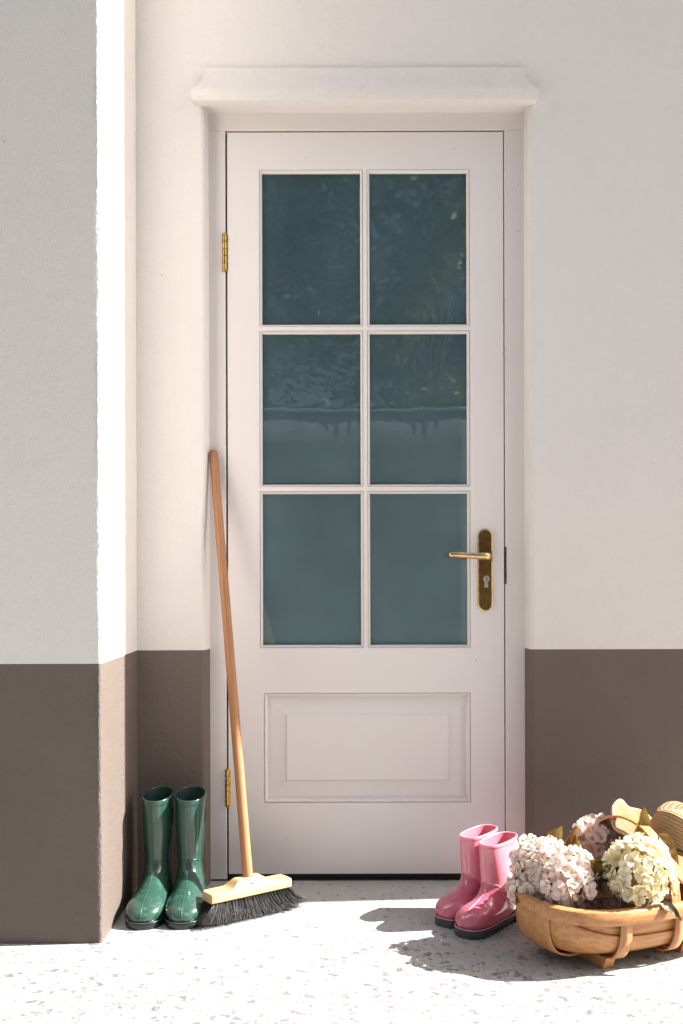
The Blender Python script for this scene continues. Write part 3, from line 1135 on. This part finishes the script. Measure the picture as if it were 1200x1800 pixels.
hA = hydrangea('blush hydrangea head over the basket rim, next to the pink boots', 'petal_blush', (.450, -.425, .177), .061, 1.0, 150, 1)
hB = hydrangea('blush hydrangea head hanging over the front rim of the basket', 'petal_blush', (.488, -.500, .176), .062, 1.02, 150, 2)
hC = hydrangea('rosy hydrangea head at the back, under the basket handle', 'petal_rose', (.607, -.312, .208), .056, .9, 125, 3)
hD = hydrangea('lime and cream hydrangea head spilling over the front of the basket', 'petal_lime', (.642, -.520, .194), .071, 1.04, 180, 4)
hE = hydrangea('small dusky hydrangea head low between the blush and lime heads', 'petal_dusk', (.575, -.505, .125), .038, .8, 80, 5)
hF = hydrangea('small blush hydrangea head at the left end of the basket', 'petal_blush', (.414, -.455, .138), .038, .9, 80, 6)


def leaf(parent, mat, base, tipdir, up_, L, W, curl, seed):
    y = Vector(tipdir).normalized()
    z = Vector(up_)
    x = y.cross(z).normalized()
    z = x.cross(y).normalized()
    m = Matrix((x, y, z)).transposed().to_4x4()
    m.translation = Vector(base) - Vector(parent.location)
    return link('leaf', leaf_mesh(mat, L, W, curl, seed), parent, m)


leaf(hC, 'leaf_brown', (.508, -.375, .180), (.14, .0, 1), (.8, -.9, .2), .085, .026, .25, 1)
leaf(hC, 'leaf_olive', (.535, -.410, .170), (-.05, .1, 1), (-.6, -1, .2), .075, .02, -.2, 2)
leaf(hD, 'leaf_olive', (.655, -.455, .215), (.22, .02, 1), (.45, -1, .1), .105, .030, -.12, 3)
leaf(hD, 'leaf_olive', (.700, -.470, .265), (.35, -.1, -1), (.6, -1, .3), .085, .026, .15, 4)
leaf(hC, 'leaf_olive', (.635, -.49, .210), (-1, -.2, .05), (-.1, -.7, 1), .085, .026, -.15, 5)
leaf(hE, 'leaf_olive', (.580, -.495, .165), (-.7, -.1, .75), (.3, -1, .5), .07, .030, .1, 6)
leaf(hE, 'leaf_brown', (.530, -.52, .150), (.75, -.35, -.05), (.2, -.6, 1), .08, .028, .2, 7)
leaf(hE, 'leaf_dark', (.60, -.51, .15), (-.8, -.1, .3), (0, -1, .6), .06, .024, .1, 8)
leaf(hD, 'leaf_dark', (.676, -.560, .138), (.6, -.5, -.25), (.1, -.5, 1), .050, .016, -.3, 9)
leaf(hF, 'leaf_brown', (.425, -.47, .145), (-.7, -.5, -.3), (-.4, -.7, 1), .06, .026, -.2, 10)
leaf(hA, 'leaf_olive', (.475, -.36, .205), (.5, .1, .8), (.3, -1, .3), .06, .022, .2, 11)

# ------------------------------------------------------------------ straw hat
axis = Vector((.30, -.10, .95))
hat = empty('straw_hat', 'floppy woven straw hat resting on the basket handle', 'hat', (.786, -.365, .208))
hm = orient(axis)
HRC, HRB, HH = .086, .168, .066


def uv_grid(name, nu, nv, fn, mat, parent, m4, solid):
    v, f = [], []
    for i in range(nv + 1):
        for j in range(nu):
            v.append(m4 @ fn(j / nu, i / nv))
    for i in range(nv):
        for j in range(nu):
            f.append((i * nu + j, i * nu + (j + 1) % nu, (i + 1) * nu + (j + 1) % nu, (i + 1) * nu + j))
    o = mesh_obj(name, v, f, mat, parent, smooth=True, solid=solid, fix=False)
    uv = o.data.uv_layers.new(name='UVMap')
    k = 0
    for i in range(nv):
        for j in range(nu):
            for (a, b) in ((j, i), (j + 1, i), (j + 1, i + 1), (j, i + 1)):
                uv.data[k].uv = (a / nu, b / nv)
                k += 1
    return o


MI = hm.to_3x3().inverted()


def brim_fn(u, t):
    a = 2 * PI * u
    # world-facing direction of this spoke
    dw = hm.to_3x3() @ Vector((math.cos(a), math.sin(a), 0))
    wa = math.atan2(dw.y, dw.x)
    r = HRC + (HRB - HRC) * t
    wave = .026 * math.sin(3 * wa + 1.1) + .006 * math.sin(5 * wa + .4)
    droop = -.052 * max(0, math.cos(wa - R(-75))) ** 1.5          # front sags
    lift = .030 * max(0, math.cos(wa - R(178))) ** 3              # left edge turns up
    z = (wave * .75 + droop + lift) * t ** 1.4 + .004 * math.sin(11 * wa) * t
    return Vector((r * math.cos(a), r * math.sin(a), z))


def crown_fn(u, t):
    a = 2 * PI * u
    dw = hm.to_3x3() @ Vector((math.cos(a), math.sin(a), 0))
    wa = math.atan2(dw.y, dw.x)
    if t < .62:
        q = t / .62
        r = HRC - .010 * q
        z = HH * q
    else:
        q = (t - .62) / .38
        r = (HRC - .010) * math.cos(q * PI / 2) ** .6 if q < 1 else .0005
        z = HH + .016 * math.sin(q * PI / 2)
    r *= 1 + .12 * math.sin(2 * wa + .5) * min(1, t * 2) + .05 * math.sin(3 * wa + 1) * min(1, t * 2)
    z += -.034 * max(0, math.cos(wa - R(-20))) ** 2 * min(1, t / .62) + .010 * math.sin(3 * wa + 2.2) * min(1, t / .62) * (1 - max(0, t - .62))
    return Vector((r * math.cos(a), r * math.sin(a), z))


uv_grid('brim', 120, 24, brim_fn, 'straw_brim', hat, hm, .005)
mesh_obj('brim_edge', *tube([hm @ brim_fn(i / 160, 1) for i in range(161)], .0048, 8), 'straw_edge', hat, smooth=True)
uv_grid('crown', 96, 26, crown_fn, 'straw_crown', hat, hm, .003)
cv = [hm @ (crown_fn(i / 64, .09) * 1.0 + Vector((math.cos(2 * PI * i / 64), math.sin(2 * PI * i / 64), 0)) * .0025) for i in range(65)]
mesh_obj('cord', *tube(cv, .0022, 6), 'cord', hat, smooth=True)
# frayed straw ends round the brim
fv, ff = [], []
fr_ = random.Random(5)
for i in range(90):
    u = fr_.random()
    p = hm @ brim_fn(u, 1)
    d = (p - hm @ brim_fn(u, .93)).normalized() + Vector((fr_.gauss(0, .5), fr_.gauss(0, .5), fr_.gauss(0, .5)))
    a, b = tube([p, p + d * fr_.uniform(.003, .011)], [.0005, .0003], 3)
    k = len(fv)
    fv += a
    ff += [tuple(q + k for q in t) for t in b]
fo = mesh_obj('frayed_ends', fv, ff, 'straw_brim', hat)
fo['kind'] = 'stuff'

# ------------------------------------------------------------------ garden side, seen mirrored in the panes
fence = empty('fence', 'grey shade cloth fence with teal hem mirrored in the panes', 'fence', (0, -4.2, 0))
for i in range(5):
    x0 = -4.6 + i * 1.84
    rows = []
    for j in range(25):
        x = x0 + 1.82 * j / 24
        sag = -.02 * math.sin(PI * j / 24) + .004 * math.sin(j * 1.9 + i)
        rows.append([(x, .008 * math.sin(j * .8 + k) * .6, .05 + (1.94 + sag) * k / 8) for k in range(9)])
    pn = mesh_obj('cloth_panel', *loft(rows, False), 'cloth', fence, smooth=True, solid=.006)
    mesh_obj('hem', *tube([(r[-1][0], r[-1][1], r[-1][2] + .012) for r in rows], .016, 8), 'hem', pn, smooth=True)
for i in range(6):
    x = -4.61 + i * 1.84
    mesh_obj('post', *tube([(x, -.04, 0), (x, -.04, 2.04)], .03, 10), 'post', fence)


def leaf_cloud(n, centres, size, rr, droop=.2):
    v, f = [], []
    for _ in range(n):
        c, rad, sq = rr.choice(centres)
        d = Vector((rr.gauss(0, 1), rr.gauss(0, 1), rr.gauss(0, 1))).normalized() * rad * rr.random() ** .4
        p = Vector(c) + Vector((d.x, d.y, d.z * sq))
        s = size * rr.uniform(.6, 1.3)
        a = Vector((rr.gauss(0, 1), rr.gauss(0, 1), rr.gauss(0, .5) - droop)).normalized() * s
        b = a.cross(Vector((rr.gauss(0, 1), rr.gauss(0, 1), rr.gauss(0, 1)))).normalized() * s * .42
        k = len(v)
        v += [p - a * .5, p + b * .5, p + a * .5, p - b * .5]
        f.append((k, k + 1, k + 2, k + 3))
    return v, f


def tree(label, x, y, hgt, spread, n, mat, seed, size=.11, low=1.2):
    rr = random.Random(seed)
    t = empty('tree', label, 'tree', (x, y, 0))
    cs = []
    limbs = [tube([(0, 0, 0), (.05, .02, hgt * .3), (-.03, 0, hgt * .55), (0, .03, hgt * .8)], [.13, .10, .07, .03], 9)]
    for i in range(34):
        a = rr.uniform(0, 6.28)
        z = rr.uniform(low, hgt)
        k = spread * (1 - .55 * max(0, (z - hgt * .55) / (hgt * .45))) * rr.uniform(.35, 1)
        c = (k * math.cos(a), k * math.sin(a) * .7, z)
        cs.append((c, rr.uniform(.55, .95), .8))
        limbs.append(tube([(0, 0, max(.4, z - .9)), (c[0] * .5, c[1] * .5, z - .3), c], [.045, .03, .01], 6))
    mesh_obj('trunk', *join(*limbs), 'bark', t, smooth=True)
    mesh_obj('crown', *leaf_cloud(n, cs, size, rr), mat, t, fix=False)
    return t


tree('dark tree mirrored in the upper left pane', -1.2, -7.3, 5.6, 1.7, 16000, 'fol_dark', 21)
tree('dark tree mirrored in the upper right pane', 1.0, -7.5, 6.0, 1.9, 16000, 'fol_dark', 22)
tree('dark tree standing behind the left end of the fence', -4.0, -7.0, 5.2, 1.7, 7000, 'fol_dark', 23)
tree('dark tree standing behind the right end of the fence', 3.9, -6.8, 5.4, 1.7, 7000, 'fol_dark', 24)
sh = empty('shrub', 'yellow green shrub above the fence, mirrored in the right panes', 'shrub', (.55, -4.55, 0))
rr = random.Random(31)
cs = [((rr.uniform(-.25, .55), rr.uniform(-.15, .15), z), rr.uniform(.16, .30), .9) for z in (1.7, 1.85, 2.0, 2.05, 2.2, 2.3)] + [((-.2 + .09 * i, 0, 2.5 + .16 * i), .17, .9) for i in range(7)]
mesh_obj('stems', *join(*[tube([(0, 0, 0), (c[0][0] * .4, 0, c[0][2] * .6), c[0]], [.02, .014, .004], 6) for c in cs]), 'bark', sh, smooth=True)
mesh_obj('foliage', *leaf_cloud(2600, cs, .085, rr, .5), 'fol_yellow', sh, fix=False)
